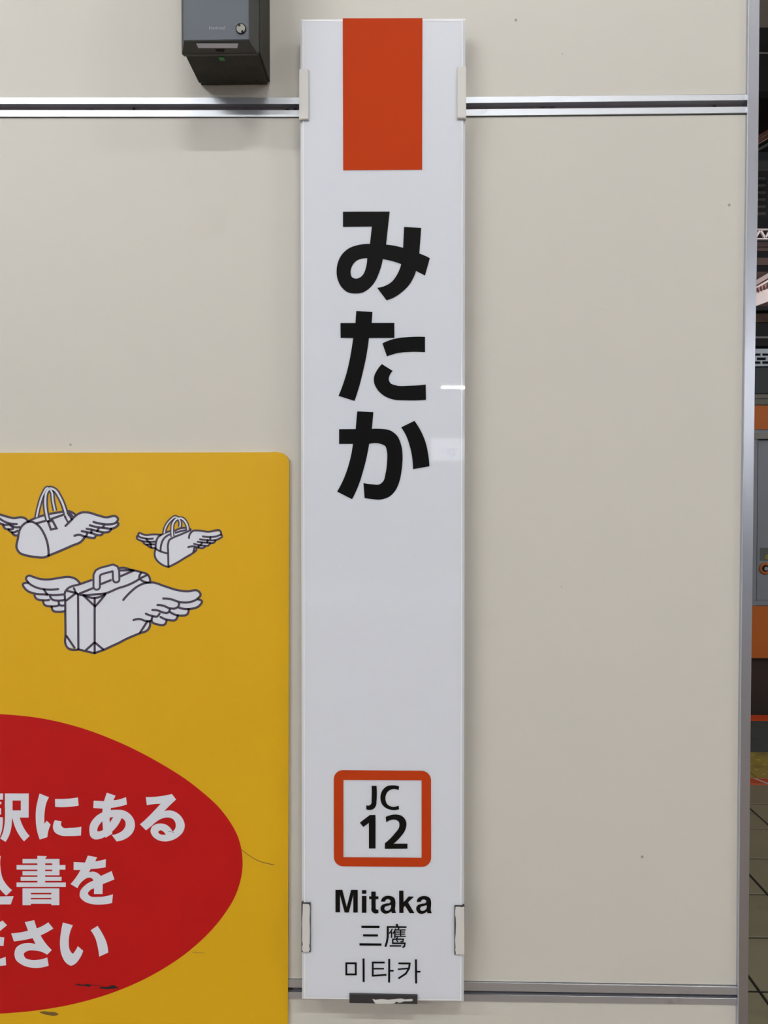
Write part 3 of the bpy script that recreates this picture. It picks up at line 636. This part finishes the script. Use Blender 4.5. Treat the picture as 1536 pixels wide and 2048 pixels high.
# ------------------------------------------------------------------ train
YTn = 5.60
def tz(py): return P(1525, py, YTn).z
train = thing('train', 'stainless steel commuter train with orange stripes standing behind the wall end', 'train', (4.0, 5.6, -1.2))
M_steel = mat('train_steel', (138, 142, 148), rough=0.5, metal=0.25, var=0.05, scale=3)
M_tor = mat('train_orange', (196, 100, 14), rough=0.55, var=0.08, scale=2)
M_tord = mat('train_dark', (40, 44, 44), rough=0.5)
M_skirt = mat('train_skirt', (58, 44, 36), rough=0.8, var=0.3, scale=6)
X0, X1 = -4.0, 6.6
xd = 2.47      # seam of the sliding door
box('body_panel', (X0, YTn, tz(1212)), (xd-0.01, 8.3, tz(789)), M_steel, train)
box('body_panel', (xd+1.32, YTn, tz(1212)), (X1, 8.3, tz(789)), M_steel, train)
box('door_header', (xd-0.01, YTn+0.005, tz(878)), (xd+1.32, 8.3, tz(789)), M_steel, train)
for k in range(2):
    xa = xd+0.002+k*0.655
    bm = bmesh.new(); add_box(bm, (xa, YTn+0.02, tz(1316)), (xa+0.65, YTn+0.06, tz(880))); dr = link('door_leaf', bm, M_steel, train)
box('lower_band', (X0, YTn-0.004, tz(1316)), (X1, YTn+0.018, tz(1212)), M_tor, train)
box('upper_band', (X0, YTn-0.006, tz(859)), (X1, YTn+0.004, tz(811)), M_tor, train)
box('gutter', (X0, YTn-0.02, tz(810)), (X1, YTn+0.03, tz(799)), mat('gutter_grey', (110, 106, 92), rough=0.6), train, bevel=0.004)
box('gutter', (X0, YTn-0.012, tz(797.5)), (X1, YTn+0.03, tz(789)), mat('gutter_grey', (120, 114, 100), rough=0.6), train, bevel=0.003)
box('drip_rail', (X0, YTn-0.02, tz(878)), (X1, YTn+0.01, tz(866)), mat('rail_grey', (135, 130, 122), rough=0.4, metal=0.5, var=0.4, scale=12), train, bevel=0.004)
box('belt_rail', (X0, YTn-0.012, tz(1211)), (X1, YTn+0.02, tz(1201)), M_steel, train, bevel=0.004)
box('skirt', (X0, YTn+0.05, -0.9), (X1, 8.2, tz(1317)), M_skirt, train)
box('roof', (X0, YTn+0.03, tz(788)), (X1, 8.27, tz(733)), M_tord, train, bevel=0.01)
box('window', (xd-2.9, YTn-0.004, 1.0), (xd-1.1, YTn+0.01, 1.8), mat('train_glass', (24, 30, 32), rough=0.08), train)
box('window', (xd+1.6, YTn-0.004, 1.0), (xd+3.4, YTn+0.01, 1.8), mat('train_glass', (24, 30, 32), rough=0.08), train)
# open door button
bc = P(1532.5, 1137.5, YTn+0.0)
btn = None
bm = bmesh.new()
def tor(bm, c, R, r, n=32, m=10):
    g = [[bm.verts.new((c.x+(R+r*math.cos(b))*math.cos(a), c.y+r*math.sin(b), c.z+(R+r*math.cos(b))*math.sin(a))) for b in [2*math.pi*j/m for j in range(m)]] for a in [2*math.pi*i/n for i in range(n)]]
    for i in range(n):
        for j in range(m): bm.faces.new((g[i][j], g[(i+1) % n][j], g[(i+1) % n][(j+1) % m], g[i][(j+1) % m]))
tor(bm, Vector((bc.x, YTn+0.018, bc.z)), 0.032, 0.0105); btn = link('door_button', bm, mat('button_orange', (190, 100, 40), rough=0.5), train, smooth=True)
bm = bmesh.new(); add_cyl(bm, (bc.x, YTn+0.02, bc.z), (bc.x, YTn+0.010, bc.z), 0.023, 24); link('button_recess', bm, M_dark, btn)
bm = bmesh.new(); add_cyl(bm, (bc.x+0.004, YTn+0.012, bc.z), (bc.x+0.004, YTn+0.006, bc.z), 0.013, 20); link('button_centre', bm, mat('button_grey', (150, 160, 155), rough=0.5), btn)
sx = P(1522.5, 1096, YTn).x
stk = box('door_notice', (sx, YTn+0.0185, tz(1122)), (sx+0.16, YTn+0.0198, tz(1096)), mat('notice_grey', (96, 98, 94), rough=0.6), train)
gq = P(1535, 1114, YTn+0.018)
bm = bmesh.new(); add_cyl(bm, (gq.x, YTn+0.0184, gq.z), (gq.x, YTn+0.0180, gq.z), 0.017, 20); link('yellow_mark', bm, mat('notice_yellow', (150, 135, 40), rough=0.6), stk)
# roof equipment cover with slots
Yc = 6.0
ac = bmesh.new()
def az(py): return P(1525, py, Yc).z
x0_, x1_ = 0.8, 5.4
M_ac = mat('cover_white', (205, 214, 222), rough=0.5, var=0.05)
# front sheet built round its slots: 3 rows of long round-ended holes
rowsy = [(706.8, 711.6), (715.0, 720.2), (722.6, 727.6)]
acp = box('equipment_cover', (x0_, Yc+0.012, az(732.5)), (x1_, 7.9, az(697.5)), mat('cover_inside', (18, 19, 20), rough=0.9), train)
edges_ = [697.5]+[v for r in rowsy for v in r]+[732.5]
bm = bmesh.new()
for k in range(0, len(edges_), 2): add_box(bm, (x0_, Yc, az(edges_[k+1])), (x1_, Yc+0.012, az(edges_[k])))
pitch = P(1525.5, 710, Yc).x - P(1511.5, 710, Yc).x
pitch = 0.0535*1.0
for r_i, (ya, yb) in enumerate(rowsy):
    base = P(1523.0 if r_i != 1 else 1512.0, 710, Yc).x
    per = P(1545, 710, Yc).x-P(1523.0, 710, Yc).x
    n0 = int((x0_-base)/per)
    for k in range(n0, int((x1_-base)/per)+1):
        xx = base+k*per
        if xx-0.006 > x0_ and xx+0.006 < x1_: add_box(bm, (xx-0.0065, Yc, az(yb)), (xx+0.0065, Yc+0.012, az(ya)))
link('slotted_front', bm, M_ac, acp)

# ------------------------------------------------------------------ structures over and behind the tracks
def bar_thing(name, label, cat, pxa, pxb, D, thick, m, depth=0.15, D2=None):
    a = P(*pxa, D); b = P(*pxb, D2 or D)
    bm = bmesh.new(); add_bar(bm, a, b, depth, thick)
    return tag(link(name, bm, m), label, cat)
M_cb = mat('canopy_brown', (104, 90, 76), rough=0.8, var=0.2, scale=3)
M_ck = mat('canopy_black', (16, 15, 15), rough=0.9)
M_cg = mat('canopy_grey', (52, 48, 42), rough=0.8, var=0.3, scale=4)
struct(box('ceiling', (-5, -12, 4.85), (8, 5.85, 4.97), mat('ceiling_panel', (205, 190, 172), rough=0.8, var=0.06, scale=2)))
struct(box('ceiling_edge', (-5, 5.851, 4.40), (8, 5.95, 4.97), M_ck))
struct(box('ceiling_track', (-5, 5.96, 5.0), (10, 8.3, 5.1), M_ck))
struct(box('wall_far', (-5, 15.8, -1.25), (13, 16, 12), mat('far_wall', (34, 32, 30), rough=0.9, var=0.3, scale=1)))
tag(link('cable_pipe', (lambda bm: (add_cyl(bm, P(1380, 105, 4.7), P(1700, 108, 4.7), 0.004, 10), bm)[1])(bmesh.new()), mat('pipe_grey', (120, 112, 104), rough=0.5)), 'thin grey pipe running under the dark canopy edge', 'pipe')
bar_thing('canopy_beam', 'dark brown slanting canopy beam above the train', 'beam', (1440, 285), (1640, 175), 7.0, 0.30, M_cg)
bar_thing('roof_rafter', 'olive grey slanting rafter just below the brown canopy beam', 'beam', (1440, 325), (1640, 215), 7.3, 0.13, M_cg)
bar_thing('copper_pipe', 'reddish brown pipe slanting beneath the canopy rafters', 'pipe', (1440, 322), (1640, 200), 6.8, 0.022, mat('pipe_copper', (190, 130, 108), rough=0.4, metal=0.2), 0.05)
bar_thing('brown_conduit', 'thin brown conduit slanting under the reddish pipe', 'pipe', (1440, 332), (1640, 210), 6.8, 0.022, mat('pipe_brown', (160, 105, 85), rough=0.4), 0.05)
bar_thing('dark_crossbeam', 'dim horizontal crossbeam under the slanting pipes', 'beam', (300, 349), (1700, 335), 9.4, 0.12, M_cg)
# ribbed dark gantry column behind the post
g = thing('gantry_mast', 'black ribbed gantry mast close behind the aluminium post', 'mast', P(1519, 700, 9).to_tuple())
bm = bmesh.new(); add_bar(bm, P(1519, 350, 9), P(1519, 438, 9), 0.03, 0.16); link('mast_core', bm, M_ck, g)
for k in range(6):
    bm = bmesh.new(); q = P(1521, 358+k*14, 8.97); add_cyl(bm, q+Vector((-0.05, 0, 0)), q+Vector((0.05, 0, 0)), 0.018, 10); link('rib', bm, M_cg, g)
M_w1 = mat('sunlit_white', (240, 226, 222), rough=0.7)
def tri_strip(name, label, cat, D):
    t = thing(name, label, cat, P(1525, 470, D).to_tuple())
    for ya in (459, 478):
        bm = bmesh.new(); add_bar(bm, P(1440, ya, D), P(1640, ya+1, D), 0.04, 0.012); link('chord', bm, M_w1, t)
    for k in range(10):
        xa = 1440+k*20
        bm = bmesh.new(); add_bar(bm, P(xa, 460, D), P(xa+10, 477, D), 0.03, 0.022); add_bar(bm, P(xa+10, 477, D), P(xa+20, 460, D), 0.03, 0.022); link('brace', bm, M_w1, t)
tri_strip('lattice_girder', 'pale lattice girder over the brown boards beyond the train', 'girder', 9.5)
bg_ = thing('fascia_boards', 'wide brown fascia boards divided by black gaps beyond the train', 'fascia', P(1525, 545, 10).to_tuple())
M_fb = mat('fascia_brown', (92, 72, 64), rough=0.8, var=0.15, scale=2)
for ya, yb in ((482, 510), (514, 538), (542, 650)):
    a = P(300, yb, 10); b = P(1750, ya, 10); box('board', (a.x, 10, a.z), (b.x, 10.05, b.z), M_fb, bg_)
bar_thing('gable_trim', 'pinkish white slanting gable trim above the bright roof', 'trim', (1440, 608), (1640, 490), 9.6, 0.05, mat('trim_pink', (190, 168, 166), rough=0.7), 0.08)
bar_thing('gable_rail', 'white slanting rail under the pinkish gable trim', 'trim', (1440, 618), (1640, 501), 9.55, 0.022, M_w1, 0.06)
roof = thing('bright_roof', 'bright white slanted roof piece with a zigzag edge beyond the train', 'roof', P(1525, 600, 9.3).to_tuple())
bm = bmesh.new(); add_prism(bm, XZ([(1440, 625), (1512, 584), (1640, 548), (1640, 565), (1536, 603), (1512, 612), (1440, 632)], 9.3), 9.3, 9.36); link('roof_sheet', bm, M_w1, roof)
for k in range(22):
    xa = 1470+k*6.5; ya = 584-(xa-1512)*0.42
    bm = bmesh.new(); add_prism(bm, XZ([(xa, ya-8), (xa+5, ya-10), (xa+3, ya+2)], 9.25), 9.25, 9.28); link('zigzag_tooth', bm, mat('tooth', (170, 128, 124), rough=0.7) if k == 0 else bpy.data.materials['tooth'], roof)
box_a = P(300, 650, 9.0); box_b = P(1700, 626, 9.0)
mp_ = tag(box('mesh_panel', (box_a.x, 9.0, box_a.z), (box_b.x, 9.03, box_b.z), mat('mesh_brown', (112, 84, 68), rough=0.8, var=0.5, scale=14)), 'brown perforated panel just over the train roof', 'panel')
bar_thing('black_soffit', 'black horizontal soffit board between bright roof and brown panel', 'beam', (300, 623), (1700, 619), 8.95, 0.045, M_ck)
a_ = P(300, 697, 8.8); b_ = P(1700, 651, 8.8)
tag(box('dark_duct', (a_.x, 8.8, a_.z), (b_.x, 9.2, b_.z), M_ck), 'long black duct behind the white slotted roof cover', 'duct')
bar_thing('grey_conduit', 'thin grey conduit in front of the long black duct', 'pipe', (300, 677), (1700, 675), 8.7, 0.02, mat('cond_grey', (110, 108, 108), rough=0.5), 0.03)

# ------------------------------------------------------------------ fluorescent lamps
M_house = mat('lamp_housing', (190, 190, 186), rough=0.5)
M_tube = emit('lamp_tube', (0.94, 0.975, 1.0), TUBE)
M_tube2 = emit('lamp_tube_bright', (0.94, 0.975, 1.0), TUBE*1.1)
M_tubef = emit('fill_tube_far', (1.0, 0.98, 0.95), TUBE_FAR)
def lamp(x, y, z, m, label, L=1.2):
    t = thing('ceiling_light', label, 'lamp', (x, y, z+0.06), 'fluorescent lamps of the platform')
    bm = bmesh.new(); add_box(bm, (x-L/2, y-0.05, z+0.03), (x+L/2, y+0.05, z+0.075)); link('housing', bm, M_house, t)
    bm = bmesh.new(); add_cyl(bm, (x-L/2+0.02, y, z), (x+L/2-0.02, y, z), 0.016, 12); link('tube', bm, m, t)
for x, wh in ((-3.0, 'left'), (0.5, 'middle'), (4.0, 'right')):
    lamp(x, -2.0, 4.6, M_tube, 'fluorescent lamp under the platform ceiling, %s of the row in front of the wall' % wh)
for x, wh in ((-4.0, 'left end of'), (-2.6, 'second from the left in')):
    lamp(x, -5.0, 4.6, M_tube2, 'fluorescent lamp under the platform ceiling, %s the farther row' % wh)
lamp(4.9, 8.0, 4.3, emit('added_tube_track', (1.0, 0.93, 0.9), 75.0), 'unseen fluorescent lamp added over the far side of the track to brighten the gable')  # unseen lamp, added to brighten the gable and white roof
lamp(3.0, 2.6, 4.6, M_tubef, 'unseen fluorescent fill lamp added under the platform ceiling beyond the wall')  # weak lamp added as fill for the train and floor
M_tm = emit('lamp_tube_distant', (1, 1, 1), 85.0)
for k, wh in enumerate(('first', 'added second', 'added third', 'added fourth', 'added fifth')):
    lamp(P(883, 776, 12).x+0.58+1.5*k, -10.04, P(883, 776, 12).z, M_tm, wh+' lamp from the left in the distant row far behind the viewer', L=1.2)  # first is mirrored in the sign, the rest added to brighten the post
struct(box('wall_sky_blocker', (-5, -12.1, 0), (9, -12, 4.85), mat('sky_blocker_grey', (62, 62, 62), rough=0.7)))  # unseen wall added to keep the sky out of the sign's reflections

# hanging exit sign behind the viewer, faintly mirrored in the glossy name sign
sx0, sx1 = P(862, 900, 11.5).x, P(948, 900, 11.5).x; sz0, sz1 = P(862, 921, 11.5).z, P(862, 878, 11.5).z
hs = thing('hanging_sign', 'pale hanging floor sign reading 2F far behind the viewer', 'sign', ((sx0+sx1)/2, -9.5, sz1))
box('sign_case', (sx0-0.03, -9.56, sz0-0.03), (sx1+0.03, -9.505, sz1+0.03), M_house, hs)
for xx in (sx0+0.05, sx1-0.05):
    bm = bmesh.new(); add_cyl(bm, (xx, -9.53, sz1+0.03), (xx, -9.53, 4.85), 0.008, 8); link('hanger', bm, M_house, hs)
box('lit_face', (sx0, -9.504, sz0), (sx1, -9.495, sz1), emit('lit_sign_face', (0.85, 0.92, 1.0), 1.3), hs)
tm = text_mesh('sign_lettering', '2F', 0.15, (0, 0, 0), M_black, hs)
tm.rotation_euler = (0, 0, math.pi); tm.location = Vector(((sx0+sx1)/2-0.02, -9.492, sz0+0.06))-Vector(hs['_w'])

for o in list(bpy.data.objects):
    if '_w' in o: del o['_w']
